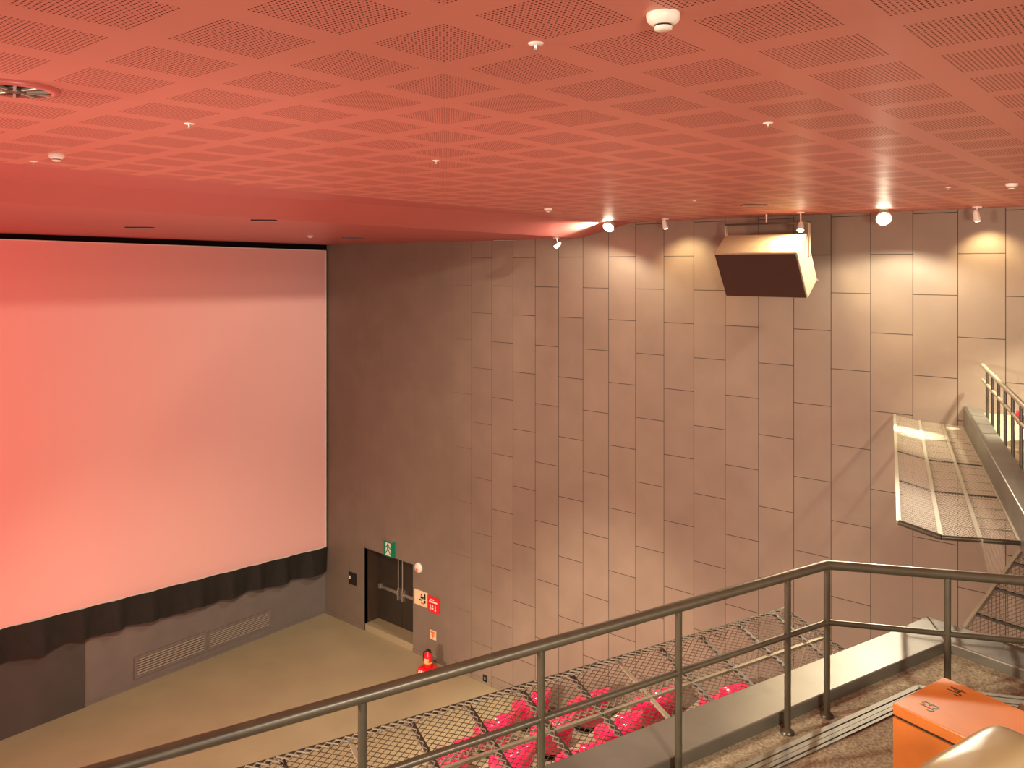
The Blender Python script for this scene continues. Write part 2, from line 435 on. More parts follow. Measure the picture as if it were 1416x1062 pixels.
# exit sign
p = wallp(540.5, 757)
t = thing('exit_sign', 'green exit sign with running figure above the black double doors', 'sign', p)
MB().span((WX-0.09, p.y-0.16, p.z-0.20), (WX-0.002, p.y+0.16, p.z+0.17)).build('panel', M['green'], t)
MB().span((WX-0.12, p.y-0.17, p.z+0.175), (WX, p.y+0.17, p.z+0.205)).build('top_rail', M['steel'], t)
f = MB(); X = WX-0.094
f.span((X, p.y-0.085, p.z-0.17), (X+0.005, p.y+0.085, p.z+0.13))
f.build('door_pictogram', M['white'], t)
f = MB(); X = WX-0.10
f.lathe([(0.028, 0), (0.028, 0.006)], (X, p.y, p.z+0.095), 12, (1, 0, 0))
f.box((X+0.003, p.y, p.z+0.02), 0.006, 0.045, 0.11, Matrix.Rotation(0.2, 3, 'X'))
for dy, dz, a, l in ((.05, .04, .9, .1), (-.05, .03, -.9, .1), (.045, -.075, .6, .13), (-.05, -.08, -.5, .13)):
    f.box((X+0.003, p.y+dy, p.z+dz), 0.006, 0.022, l, Matrix.Rotation(a, 3, 'X'))
f.build('running_figure', M['green'], t)
# round sounder
p = wallp(579, 785)
t = thing('alarm_beacon', 'small round white beacon on the wall beside the exit doors', 'beacon', p)
MB().lathe([(0.12, 0), (0.12, 0.02), (0.09, 0.05), (0.02, 0.06)], (WX, p.y, p.z), 20, (-1, 0, 0)).build('body', M['white'], t)
MB().span((WX-0.066, p.y-0.03, p.z-0.07), (WX-0.05, p.y+0.03, p.z-0.01)).build('red_mark', M['orangeink'], t)
# switch plate
p = wallp(488, 800)
t = thing('switch_plate', 'square black switch plate on the wall between screen and exit doors', 'switch', p)
MB().span((WX-0.02, p.y-0.15, p.z-0.15), (WX-0.001, p.y+0.15, p.z+0.15)).build('plate', M['gap'], t)
MB().box((WX-0.03, p.y+0.09, p.z+0.02), 0.03, 0.03, 0.07).build('toggle', M['white'], t)
# evacuation plan
p = wallp(582.5, 827)
t = thing('evacuation_plan', 'ivory floor plan board on the wall, touching the red sign', 'sign', p)
MB().span((WX-0.02, p.y-0.21, p.z-0.17), (WX-0.001, p.y+0.21, p.z+0.17)).build('board', M['ivory'], t)
f = MB(); X = WX-0.024
for dy, dz, a, b in ((-.03, .09, .04, .04), (-.05, .03, .1, .05), (.0, -.03, .1, .03), (-.14, .07, .05, .12), (-.14, -.05, .05, .07)):
    f.span((X, p.y+dy-a/2, p.z+dz-b/2), (X+0.004, p.y+dy+a/2, p.z+dz+b/2))
f.build('plan_rooms', M['ink'], t)
f = MB()
for dy, dz, a, b in ((-.04, -.09, .05, .05), (-.08, -.1, .05, .025), (-.11, -.08, .03, .07)):
    f.span((X-.002, p.y+dy-a/2, p.z+dz-b/2), (X+0.003, p.y+dy+a/2, p.z+dz+b/2))
f.build('route_marks', M['orangeink'], t)
# red notice
p = wallp(600, 836)
t = thing('fire_notice', 'red notice board with white marks beside the ivory floor plan', 'sign', p)
soften(MB().span((WX-0.025, p.y-0.19, p.z-0.18), (WX-0.001, p.y+0.19, p.z+0.18)).build('board', M['redpaint'], t), 0.01)
f = MB(); X = WX-0.03
for dy, dz, a, b in ((.04, .11, .14, .02), (0, .06, .26, .035), (.09, -.06, .025, .1), (.02, -.03, .04, .04), (.02, -.09, .06, .035), (-.07, -.06, .025, .1), (.09, -.11, .05, .02), (-.07, -.12, .05, .02)):
    f.span((X, p.y+dy-a/2, p.z+dz-b/2), (X+0.006, p.y+dy+a/2, p.z+dz+b/2))
f.build('white_print', M['white'], t)
# little extinguisher sign
p = wallp(599.5, 878)
t = thing('extinguisher_sign', 'little white and orange sign on the wall over the fire extinguisher', 'sign', p)
MB().span((WX-0.02, p.y-0.09, p.z-0.10), (WX-0.001, p.y+0.09, p.z+0.10)).build('plate', M['ivory'], t)
f = MB(); X = WX-0.024
for dy, dz, a, b in ((0, .06, .14, .04), (0, -.01, .035, .1), (.035, .0, .02, .06), (-.035, .0, .02, .06)):
    f.span((X, p.y+dy-a/2, p.z+dz-b/2), (X+0.004, p.y+dy+a/2, p.z+dz+b/2))
f.build('orange_print', M['orangeink'], t)
# wall socket
p = wallp(671, 938)
t = thing('wall_socket', 'small black wall socket low on the wall past the fire extinguisher', 'socket', p)
MB().span((WX-0.015, p.y-0.06, p.z-0.07), (WX-0.001, p.y+0.06, p.z+0.07)).build('plate', M['gap'], t)
MB().span((WX-0.018, p.y-0.025, p.z-0.03), (WX-0.012, p.y+0.025, p.z+0.03)).build('outlet', M['front'], t)
# fire extinguisher and its stand
q = zp(592, 934, -EYE); q.x = min(q.x, WX-0.28)
t = thing('extinguisher_stand', 'red printed floor stand under the fire extinguisher', 'stand', (q.x, q.y, 0))
MB().hexa([(q.x-.2, q.y-.2, 0), (q.x+.2, q.y-.2, 0), (q.x+.2, q.y+.2, 0), (q.x-.2, q.y+.2, 0)],
          [(q.x-.15, q.y-.15, .20), (q.x+.15, q.y-.15, .20), (q.x+.15, q.y+.15, .20), (q.x-.15, q.y+.15, .20)]).build('base', M['redpaint'], t)
f = MB()
for k in range(4): f.box((q.x-0.182, q.y-0.1+k*0.065, 0.11), 0.02, 0.035, 0.10, Matrix.Rotation(0.3, 3, 'Y'))
f.build('white_print', M['white'], t)
t = thing('fire_extinguisher', 'red fire extinguisher with yellow band standing near the exit doors', 'fire extinguisher', (q.x, q.y, 0.20))
MB().lathe([(0.09, 0), (0.10, 0.02), (0.10, 0.22), (0.085, 0.28), (0.035, 0.32), (0.03, 0.34)], (q.x, q.y, 0.20), 20).build('cylinder', M['redpaint'], t)
MB().lathe([(0.102, 0), (0.102, 0.03)], (q.x, q.y, 0.29), 20).build('band', mat('yellow_band', (0.85, 0.5, 0.05), 0.4), t)
MB().box((q.x-0.085, q.y-0.04, 0.37), 0.05, 0.08, 0.08).build('paper_tag', M['ivory'], t)
h = MB(); h.span((q.x-0.02, q.y-0.09, 0.53), (q.x+0.02, q.y+0.05, 0.545)); h.span((q.x-0.02, q.y-0.07, 0.56), (q.x+0.02, q.y+0.05, 0.575)); h.tube((q.x, q.y, .52), (q.x, q.y, .56), .02)
h.build('lever', M['gap'], t)
h = MB(); h.path([(q.x, q.y+.03, .54), (q.x-.03, q.y+.11, .50), (q.x-.03, q.y+.125, .40), (q.x-.03, q.y+.11, .30)], 0.012, 8); h.build('hose', M['gap'], t)

# ------------------------------------------------------------------ wall loudspeaker
y0, y1 = 4.66, 6.0
prof = [(12.0, 0.20), (12.43, -0.49), (12.82, -0.21), (12.40, 0.50)]     # x, z above the eye: front-top, front-bottom, back-bottom, back-top
t = thing('wall_loudspeaker', 'big tan box loudspeaker tilted down from the panelled wall near the ceiling', 'loudspeaker', (12.45, (y0+y1)/2, EYE-0.49))
sp = MB().prism([(x, y0, EYE+z) for x, z in prof], (0, y1-y0, 0)).build('cabinet', M['speaker'], t)
soften(sp, 0.012)
ft, fb = Vector((12.0, 0, EYE+0.20)), Vector((12.43, 0, EYE-0.49))
nrm = Vector((-(0.69), 0, -0.43)).normalized()*0.006
dd = (fb-ft).normalized()*0.02
g = MB().prism([ft+dd+nrm+Vector((0, y0+.02, 0)), fb-dd+nrm+Vector((0, y0+.02, 0)), fb-dd+nrm+Vector((0, y1-.02, 0)), ft+dd+nrm+Vector((0, y1-.02, 0))], nrm*2)
g.build('grille', M['grille'], t)
for yy in (y0-0.012, y1+0.012):
    br = MB(); br.bar((12.46, yy, EYE+0.66), (12.46, yy, EYE+0.14), 0.02, 0.07, (1, 0, 0)); br.build('bracket_arm', M['speaker'], t)
    MB().lathe([(0.025, -0.02), (0.025, 0.02)], (12.46, yy, EYE+0.17), 12, (0, 1, 0)).build('bolt', M['steel'], t)
MB().bar((12.46, y0-0.02, EYE+0.67), (12.46, y1+0.02, EYE+0.67), 0.05, 0.03).build('yoke_bar', M['rail'], t)
MB().tube((12.46, 5.33, EYE+0.67), (12.46, 5.33, TOPZ), 0.018).build('hanging_rod', M['steel'], t)
MB().lathe([(0.02, 0), (0.02, .03)], (12.76, y0-0.03, EYE-0.22), 10, (0, 1, 0)).build('knob', M['steel'], t)

# ------------------------------------------------------------------ spot lamps along the wall
def spotlight(loc, aim, label, lit, top, r=0.05, light=None):
    loc = Vector(loc); d = (Vector(aim)-loc).normalized()
    t = thing('spot_lamp', label, 'lamp', (loc.x, loc.y, loc.z), 'spot lamps along the right wall')
    MB().lathe([(0.06, -0.02), (0.06, 0)], (loc.x, loc.y, top), 16).build('ceiling_plate', M['white'], t)
    s = MB(); s.tube((loc.x, loc.y, top), loc-d*0.05+Vector((0, 0, .04)), 0.011); s.build('stem', M['white'], t)
    MB().lathe([(r*0.35, -0.12), (r*0.8, -0.09), (r, 0.0), (r*1.08, 0.03)], loc, 18, d).build('lamp_head', M['white'], t)
    MB().lathe([(r*0.9, 0.031), (r*0.7, 0.045), (0.005, 0.052)], loc, 18, d).build('lens', M['bulb'] if lit == 2 else M['bulbdim'] if lit else M['steel'], t)
    if light:
        lamp('spot_lamp_light', 'SPOT', loc+d*0.075, light[0], light[1], light[2] or aim, 0.04, light[3], light[4])
    return loc, d
def at(x, y, xw):
    d = ray(x, y); return to(d, xw/d.x)
def lit_spot(px, py, xw, dv, label, lit, r, light):
    p = at(px, py, xw); spotlight(p, p+Vector(dv), label, lit, TOPZ, r, light and (light[0], light[1], p+Vector(light[2]), light[3], light[4]))
lit_spot(842, 313, 12.5, (-.7, -.1, -.6), 'blazing spot lamp at the end of the main ceiling, just before the drop', 2, 0.10, (175, LAMPC, (-.35, .30, -1), 166, 0.35))
lamp('spot_lamp_beam', 'SPOT', at(842, 313, 12.5)+Vector((-0.16, 0.05, 0.015)), 1050, LAMPC, (5.5, 17.5, EYE-4.0), 0.02, 110, 0.5)
lit_spot(1222, 301, 12.5, (-.8, -.3, -.5), 'blazing spot lamp right of the loudspeaker, above the panelled wall', 2, 0.10, (320, LAMPC, (-.35, .05, -1), 160, 0.35))
lamp('spot_lamp_beam', 'SPOT', at(1222, 301, 12.5)+Vector((-0.1, -0.05, -0.1)), 2500, LAMPC, wallp(1374, 765), 0.01, 3.4, 0.3)
lamp('spot_lamp_beam', 'SPOT', at(1222, 301, 12.5)+Vector((-0.12, -0.03, -0.08)), 900, LAMPC, c2w(2.3, 4.8, -2.8), 0.12, 36, 0.8)
lamp('spot_lamp_beam', 'SPOT', at(1222, 301, 12.5)+Vector((-0.1, 0.0, -0.1)), 5000, LAMPC, zp(1266, 600, -2.28), 0.02, 15, 0.7)
lit_spot(1107, 316, 12.3, (-.4, -.1, -.7), 'glowing amber spot lamp shining onto the top of the loudspeaker', 2, 0.05, (420, AMBER, (-.3, 0.2, -1), 170, 0.5))
lit_spot(920, 313, 12.5, (.3, -.1, -1), 'small spot lamp left of the loudspeaker, aimed down the wall', 1, 0.045, (90, AMBER, (.55, -.12, -1), 110, 0.8))
lit_spot(1351, 302, 12.75, (.3, -.1, -1), 'small spot lamp nearest the upper balcony railing, aimed down the wall', 1, 0.045, (70, AMBER, (.45, -.1, -1), 110, 0.8))
spotlight(at(769, 341, 12.7), (11.5, 12, EYE-2), 'small pale spot lamp hanging at the ceiling drop by the screen side', 0, sz(12.7), 0.045)

# ------------------------------------------------------------------ ceiling fittings
def detector(px, py, z, label, r=0.06):
    p = zp(px, py, z); top = EYE+z
    t = thing('smoke_detector', label, 'smoke detector', (p.x, p.y, top), 'smoke detectors on the ceiling')
    MB().lathe([(r, 0), (r*1.02, -0.004), (r*0.98, -0.022), (r*0.80, -0.032), (r*0.60, -0.037)], (p.x, p.y, top), 24).build('housing', M['white'], t)
    MB().lathe([(r*0.50, -0.037), (r*0.50, -0.043)], (p.x, p.y, top), 20).build('sensor_slots', M['gap'], t)
    MB().lathe([(r*0.55, -0.043), (r*0.52, -0.052), (r*0.2, -0.055)], (p.x, p.y, top), 20).build('sensor_cap', M['white'], t)
detector(917, 19, 0.82, 'large white smoke detector nearest the camera at the top of the ceiling', 0.054)
detector(78, 213, 0.82, 'white smoke detector on the main ceiling above the screen', 0.055)
detector(758, 288, 0.82, 'tiny white smoke detector where the ceiling meets the drop, left of the lit lamp', 0.06)
detector(1399, 254, 0.82, 'white smoke detector at the ceiling by the upper balcony', 0.055)
detector(429, 325, 0.60, 'small pinkish smoke detector on the lowered soffit at the screen corner', 0.065)
SPR = [(741, 60, 'sprinkler head nearest the camera beside the large smoke detector'), (262, 171, 'sprinkler head among the ceiling panels above the screen'),
       (603, 222, 'sprinkler head in the middle of the perforated ceiling'), (1062, 170, 'sprinkler head above the lit loudspeaker'),
       (46, 223, 'sprinkler head just left of the white detector above the screen'), (1311, 259, 'sprinkler head near the detector by the upper balcony'),
       (960, 277, 'tiny sprinkler head between loudspeaker and left small spot lamp')]
proto = None
for px, py, lb in SPR:
    p = zp(px, py, 0.82)
    if proto is None:
        proto = thing('sprinkler_head', lb, 'sprinkler', (p.x, p.y, TOPZ), 'sprinkler heads on the ceiling')
        MB().lathe([(0.030, 0), (0.026, -0.004), (0.012, -0.007)], (p.x, p.y, TOPZ), 16).build('rosette', M['white'], proto)
        MB().lathe([(0.008, 0), (0.006, -0.012), (0.003, -0.018)], (p.x, p.y, TOPZ-0.005), 10).build('nozzle', M['steel'], proto)
        MB().lathe([(0.010, -0.018), (0.010, -0.021)], (p.x, p.y, TOPZ-0.005), 12).build('deflector', M['steel'], proto)
    else:
        q = copy_tree(proto); q.location = (p.x, p.y, TOPZ); q['label'] = lb
# round air diffuser
p = zp(20, 121, 0.82)
t = thing('air_diffuser', 'round ceiling air diffuser with radial blades at the left edge', 'air vent', (p.x, p.y, TOPZ))
R = 0.15
MB().lathe([(R*1.28, 0), (R*1.22, -0.012), (R, -0.02), (R, -0.004)], (p.x, p.y, TOPZ), 36).build('rim', M['soffit'], t)
MB().lathe([(R, -0.004), (R, -0.006)], (p.x, p.y, TOPZ), 36).build('throat', M['gap'], t)
MB().lathe([(0.05, -0.006), (0.05, -0.02), (0.03, -0.024)], (p.x, p.y, TOPZ), 24).build('hub', M['rail'], t)
for k in range(10):
    a = 2*math.pi*k/10
    MB().bar((p.x+.05*math.cos(a), p.y+.05*math.sin(a), TOPZ-.016), (p.x+R*math.cos(a), p.y+R*math.sin(a), TOPZ-.016), .012, .01).build('blade', M['vent'], t)
# slot vents
def slot_vent(px, py, z, label, ln):
    p = zp(px, py, z); zz = EYE+z
    t = thing('slot_vent', label, 'vent', (p.x, p.y, zz), 'slot vents in the ceiling')
    d = Vector((A1, -A2, 0)); e = Vector((A2, A1, 0))*0.06
    a, b = Vector((p.x, p.y, zz))-d*ln/2, Vector((p.x, p.y, zz))+d*ln/2
    MB().prism([a-e, b-e, b+e, a+e], (0, 0, -0.012)).build('slot', M['gap'], t)
    MB().bar(a+Vector((0, 0, -.016)), b+Vector((0, 0, -.016)), 0.02, 0.008).build('centre_bar', M['vent'], t)
def soffit_z(px, py):
    z = 0.6
    for _ in range(5): z = sz(zp(px, py, z).x)-EYE
    return z
slot_vent(193, 314, soffit_z(193, 314), 'dark slot vent on the soffit farthest from the panelled wall', 0.42)
slot_vent(365, 304, soffit_z(365, 304), 'dark slot vent on the soffit near its front edge', 0.32)
slot_vent(488, 329, soffit_z(488, 329), 'dark slot vent on the soffit above the screen corner', 0.42)
slot_vent(697, 331, soffit_z(697, 331), 'dark slot vent on the soffit close to the hanging pale lamp', 0.42)
slot_vent(1043, 283, 0.82, 'dark slot vent on the main ceiling above the loudspeaker', 0.32)

# ------------------------------------------------------------------ stalls: stepped floor and tub seats
ts = MB()
ye = 9.5
for k in range(1, 8):
    ts.span((-6, -0.2, 0.49*(k-1)), (WX-0.001, ye-(k-1)*1.345, 0.49*k))
struct(ts.build('floor_tiers', M['tier']))

def tub_seat():
    t = thing('tub_seat', '', 'seat', (0, 0, 0), 'pink tub seats in the stalls')
    # shell: thick curved back sweeping down into the arms, open towards +y
    N = 28; outer = []; inner = []; topo = []
    rows = [[] for _ in range(9)]
    for i in range(N+1):
        ph = math.radians(-128+256*i/N)
        dx, dy = math.sin(ph), -math.cos(ph)
        k = math.cos(ph/2)**2
        ht = 0.50+0.42*k**1.6
        ro, ri = 0.42, 0.33
        lean = 0.10*k
        for r, (rr, zz) in enumerate(((ri, 0.30), (ri, 0.42), (ri+0.01, ht-0.05), (ri+0.035, ht-0.005), ((ro+ri)/2+.01, ht), (ro-0.02, ht-0.02), (ro+.01, ht-0.09), (ro-0.02, 0.35), (ro-0.08, 0.16))):
            q = lean*max(0, zz-0.3)/0.6
            rows[r].append(Vector((dx*(rr+q), dy*(rr+q), zz)))
    s = MB(); s.grid(rows)
    for i in (0, N): s.poly([r[i] for r in rows])
    s.build('shell', M['pinkseat'], t)
    cu = MB()
    cu.grid([[Vector((r*math.sin(2*math.pi*k/28), r*1.12*math.cos(2*math.pi*k/28)+0.05, z)) for k in range(28)] for r, z in ((0.36, 0.26), (0.375, 0.33), (0.36, 0.42), (0.28, 0.46), (0.001, 0.47))], True)
    cu.build('seat_cushion', M['pinkseat'], t)
    MB().lathe([(0.30, 0.0), (0.30, 0.03), (0.10, 0.06), (0.08, 0.2), (0.3, 0.24)], (0, 0, 0), 20).build('pedestal', M['gap'], t)
    return t
seat = tub_seat()
RN = ['front row', 'second row', 'third row', 'fourth row']
CN = ['against the panelled wall', 'second from the panelled wall', 'third from the panelled wall']
first = True
for r, (y, z) in enumerate(((10.2, 0.0), (8.82, 0.49), (7.45, 0.98), (6.1, 1.47))):
    for c_ in range(3):
        o = seat if first else copy_tree(seat)
        first = False
        o.location = (12.55-1.1*c_, y, z)
        o.rotation_euler = (0, 0, random.uniform(-0.12, 0.12)); o.scale = (0.88, 0.88, 0.88)
        o['label'] = 'glossy pink-red tub seat under the safety net, %s, %s' % (RN[r], CN[c_])

# ------------------------------------------------------------------ balcony floor, kerbs, step
ZF, ZK, ZU = -3.0, -2.92, -2.85
a_ = (zp(1243, 868, ZK)-zp(1000, 962, ZK)).normalized()           # along the balcony front
k1o = [zp(1000, 962, ZK)-a_*4.0, zp(1243, 868, ZK)]
k1i = [zp(1000, 1018, ZK)-a_*4.0, zp(1309, 887.5, ZK)]
cor = zp(1282, 851, ZK)
k2d = (zp(1416, 896, ZK)-cor).normalized()
k2o = cor+k2d*3.2
k2i = zp(1416, 926, ZK)+k2d*2.3
dn = Vector((0, 0, -0.50))
soften(struct(MB().hexa([p+dn for p in (k1i[0], k1i[1], cor, k1o[1], k1o[0])], [k1i[0], k1i[1], cor, k1o[1], k1o[0]]).build('trim_3', M['kerb'])), 0.012)
soften(struct(MB().hexa([p+dn for p in (k1i[1], k2i, k2o, cor)], [k1i[1], k2i, k2o, cor]).build('trim_4', M['kerb'])), 0.012)
fl = [k1i[0], k1i[1], k2i, c2w(5.5, 1.0, ZF), c2w(-3.0, 1.0, ZF)]
for p in fl: p.z = EYE+ZF
struct(MB().prism(fl, (0, 0, -0.3)).build('floor_balcony', M['carpet']))
# upper step with its metal nosing
nA, nC = zp(1026, 1062, ZU), c2w(2.74, 5.545, ZU)
ad = (nC-nA).normalized(); bd = c2w(1.141, -0.273, 0)-c2w(0, 0, 0); bd.normalize()
nL = nC-ad*5.2; nR = nC+bd*2.0
up = [nL, nC, nR, c2w(4.6, 1.1, ZU), c2w(-2.6, 1.1, ZU)]
struct(MB().prism(up, (0, 0, -0.149)).build('floor_step', M['carpet']))
perp = Vector((ad.y, -ad.x, 0)); perp = perp if (perp.dot(Vector((0, 0, EYE))-nC) > 0 or True) else -perp
if perp.dot(c2w(0, 1, 0)-nC) < 0: perp = -perp
pb = Vector((bd.y, -bd.x, 0))
if pb.dot(c2w(2, 1, 0)-nC) < 0: pb = -pb
no = MB()
for o0, o1, h in ((-0.012, 0.022, 0.014), (0.028, 0.058, 0.010), (0.064, 0.092, 0.012), (0.098, 0.118, 0.008)):
    for S0, S1, pp in ((nL, nC, perp), (nC, nR, pb)):
        no.prism([S0+pp*o0, S1+pp*o0, S1+pp*o1, S0+pp*o1], (0, 0, h))
struct(no.build('trim_5', M['nosing']))
# tiny pink step lights
for px, py, lb in ((1097, 1027, 'tiny pink step light on the balcony floor, the one lowest in view'), (1172, 992, 'tiny pink step light between the railing corner post and the step'), (1241, 961, 'tiny pink step light just before the orange table corner')):
    p = zp(px, py, ZF+0.004)
    tag(MB().lathe([(0.012, 0), (0.010, 0.006)], p-Vector((0, 0, .004)), 12).build('step_light', M['pinkled']), lb, 'light', 'pink step lights')

# ------------------------------------------------------------------ balcony railing
ZR, ZM = -1.992, -2.375
rc = zp(1143.5, 781, ZR)
r1 = zp(501, 963, ZR)
rdir = (rc-r1).normalized()
bdir = (zp(1416, 803, ZR)-rc).normalized()
t = thing('balcony_railing', 'dark painted pipe railing with two rails along the balcony edge', 'railing', (rc.x, rc.y, EYE+ZF))
top = [rc-rdir*5.4, rc, rc+bdir*2.6]
MB().path(top, 0.031, 16).build('top_rail', M['rail'], t)
dz = Vector((0, 0, ZM-ZR))
MB().path([p+dz for p in top], 0.019, 12).build('mid_rail', M['rail'], t)
posts = [rc]
for x, y in ((1088, 796), (936, 838), (746, 891.5), (501, 963)):
    d = ray(x, y); p = zp(x, y, ZR)
    posts.append(rc+rdir*((p-rc).dot(rdir)))
posts.append(posts[-1]-rdir*1.0); posts.append(posts[-1]-rdir*1.0)
pr = zp(1310.5, 795, ZR); posts.append(rc+bdir*((pr-rc).dot(bdir))); posts.append(rc+bdir*1.85)
for p in posts:
    po = MB().tube((p.x, p.y, EYE+ZF), (p.x, p.y, EYE+ZR), 0.021, 14).build('post', M['rail'], t)
    MB().lathe([(0.045, 0), (0.045, 0.008), (0.03, 0.02), (0.021, 0.03)], (p.x, p.y, EYE+ZF), 16).build('base_flange', M['rail'], po)

# ------------------------------------------------------------------ safety nets
def clip(p, d, poly):
    """segment of the 2-D line p+t*d inside a convex polygon"""
    t0, t1 = -1e9, 1e9
    n = len(poly)
    ar = sum(poly[i][0]*poly[(i+1) % n][1]-poly[(i+1) % n][0]*poly[i][1] for i in range(n))
    for i in range(n):
        q, r = poly[i], poly[(i+1) % n]
        ex, ey = r[0]-q[0], r[1]-q[1]
        nx, ny = (-ey, ex) if ar > 0 else (ey, -ex)
        den = nx*d[0]+ny*d[1]; num = nx*(q[0]-p[0])+ny*(q[1]-p[1])
        if abs(den) < 1e-9:
            if num > 0: return None
            continue
        tt = num/den
        if den > 0: t0 = max(t0, tt)
        else: t1 = min(t1, tt)
    return (t0, t1) if t1-t0 > 1e-3 else None
def wire_mesh(quad, du, dv, r):
    """diamond wire over a quad: quad corners A,B,C,D; u along AB, v along AD (metres)"""
    A, B, Cc, D = [Vector(q) for q in quad]
    eu = (B-A).normalized(); n = eu.cross(D-A).normalized(); ev = n.cross(eu)
    P = [((q-A).dot(eu), (q-A).dot(ev)) for q in (A, B, Cc, D)]
    mb = MB()
    us = [p[0] for p in P]; vs = [p[1] for p in P]
    L = math.hypot(du, dv)
    for sgn in (1, -1):
        d = (du/L, sgn*dv/L)
        span_ = max(vs)-min(vs)
        k0 = int((min(us)-span_*du/dv)/du)-2; k1 = int((max(us)+span_*du/dv)/du)+2
        for k in range(k0, k1):
            c = clip((k*du, min(vs)), d, P)
            if not c: continue
            q = [A+eu*(k*du+d[0]*tt)+ev*(min(vs)+d[1]*tt) for tt in c]
            off = n*(r*0.9*sgn)
            mb.tube(q[0]+off, q[1]+off, r, 4)
    return mb
def lacing(mb, p0, p1, side, wd, step, r):
    p0, p1 = Vector(p0), Vector(p1); L = (p1-p0).length; n = max(2, int(L/step)); s = Vector(side).normalized()*wd
    u = Vector((0, 0, 1))*r*2
    for i in range(n):
        a = p0+(p1-p0)*(i/n); b = p0+(p1-p0)*((i+1)/n)
        mb.tube(a+u, b+s+u, r, 4); mb.tube(a+s+u*1.6, b+u*1.6, r, 4)

# net below the main railing
oc = zp(1085, 842, -3.06); od = (zp(824, 919, -3.06)-oc).normalized()
inc = c2w(3.06, 6.60, -3.36); ind = -a_
Ln = 6.3
O0, O1 = oc, oc+od*Ln; I0, I1 = inc, inc+ind*(Ln+0.2)
def N1(s, f): 
    a = O0+od*s; b = I0+ind*(s*(Ln+0.2)/Ln); return b+(a-b)*f
t = thing('safety_net', 'long diamond wire safety net on a dark frame below the main balcony railing', 'safety net', ((O0+I0)/2).to_tuple())
MB_ = wire_mesh([O0, O1, I1, I0], 0.066, 0.042, 0.0026); MB_.build('wire_mesh', M['wire'], t)
crossd = (I0-O0).normalized()
f = MB(); f.tube(O0, O1, 0.016, 8); f.build('outer_bar', M['netbar'], t)
f = MB(); f.bar(N1(0, .6), N1(Ln, .6), 0.03, 0.02); f.build('middle_bar', M['netpale'], t)
f = MB(); f.tube(I0, I1, 0.016, 8); f.build('inner_bar', M['netbar'], t)
f = MB(); f.tube(O0, I0, 0.014, 8); f.build('end_bar', M['netbar'], t)
cd = Vector((-a_.y, a_.x, 0))
if cd.dot(O0-I0) < 0: cd = -cd
k = 0; s = 0.16
lc = MB()
lacing(lc, O0-cd*0.008, O1-cd*0.008, -cd, 0.06, 0.062, 0.0052)
lacing(lc, N1(0, .62), N1(Ln, .62), cd, 0.055, 0.062, 0.005)
lacing(lc, O0, I0, od, 0.05, 0.06, 0.004)
while s < Ln-0.1:
    p = N1(s, 1.0); 
    # foot of the cross bar, square to the balcony front
    tt = (p-I0).dot(ind); q = I0+ind*tt
    pale = k in (4, 9)
    MB().bar(p, q, 0.03, 0.02).build('cross_bar', M['netpale'] if pale else M['netbar'], t)
    if not pale:
        lacing(lc, p, q, od, 0.05, 0.055, 0.004)
    s += 0.43; k += 1
lc.build('lacing', M['cord'], t)

# net under the upper balcony
iw, inr = wallp(1335, 590), zp(1411, 751, -2.30)
fw, fn = wallp(1271, 582), zp(1301, 743, -2.30)
mw, mn = wallp(1303, 587), zp(1356, 748, -2.30)
ow, on = wallp(1237, 573), zp(1242.5, 722, -2.236)
t = thing('upper_safety_net', 'pale framed safety net beside the upper balcony, meeting the panelled wall', 'safety net', ((fw+fn)/2).to_tuple())
for nm, a, b_, m_ in (('outer_bar', ow, on, 'netpale'), ('fold_bar', fw, fn, 'netpale'), ('middle_bar', mw, mn, 'netpale'), ('inner_bar', iw, inr, 'netpale')):
    a2 = a+(b_-a)*0.004
    MB().bar(a2, b_, 0.035, 0.03).build(nm, M[m_], t)
f = MB(); f.tube(on, fn, 0.025, 10); f.tube(fn, inr, 0.022, 10); f.build('end_bar', M['rail'], t)
for i, (wa, na, wb, nb) in enumerate(((ow, on, fw, fn), (fw, fn, iw, inr))):
    wire_mesh([wa+(na-wa)*.004, na, nb, wb+(nb-wb)*.004], 0.06, 0.030, 0.0022).build('wire_mesh', M['palewire'], t)
    for fr_, m_, r_ in ((0.24, 'netpale', .012), (0.47, 'rail', .012), (0.73, 'rail', .012)):
        MB().bar(wa+(na-wa)*fr_, wb+(nb-wb)*fr_, 0.025, 0.02).build('cross_bar', M[m_], t)
    for q in range(1, 16):
        fq = q/16
        if min(abs(fq-z_) for z_ in (.24, .47, .73)) < 0.02: continue
        MB().bar(wa+(na-wa)*fq, wb+(nb-wb)*fq, 0.012, 0.012).build('thin_rod', M['netpale'], t)

# sloping net between the two balconies
E1 = zp(1411, 754, -2.31); E0 = zp(1332, 869, -2.95)
E0 = E0+(E0-E1)*0.25
t = thing('sloping_net', 'steep wire net between the low kerb and the upper balcony at the right edge', 'safety net', E0.to_tuple())
E1 = E1+Vector((0, 0, -0.05)); q1, q0 = E1+k2d*2.2, E0+k2d*2.2
wire_mesh([E0, E1, q1, q0], 0.055, 0.034, 0.0028).build('wire_mesh', M['wire'], t)
MB().bar(E0, E1, 0.035, 0.03).build('edge_bar', M['netpale'], t)
lc = MB()
for fr_ in (0.36, 0.62, 0.88):
    p = E0+(E1-E0)*fr_
    MB().bar(p, p+k2d*2.2, 0.03, 0.02).build('cross_bar', M['netbar'], t)
    lacing(lc, p, p+k2d*2.2, (E1-E0), 0.045, 0.055, 0.0035)
lc.build('lacing', M['cord'], t)

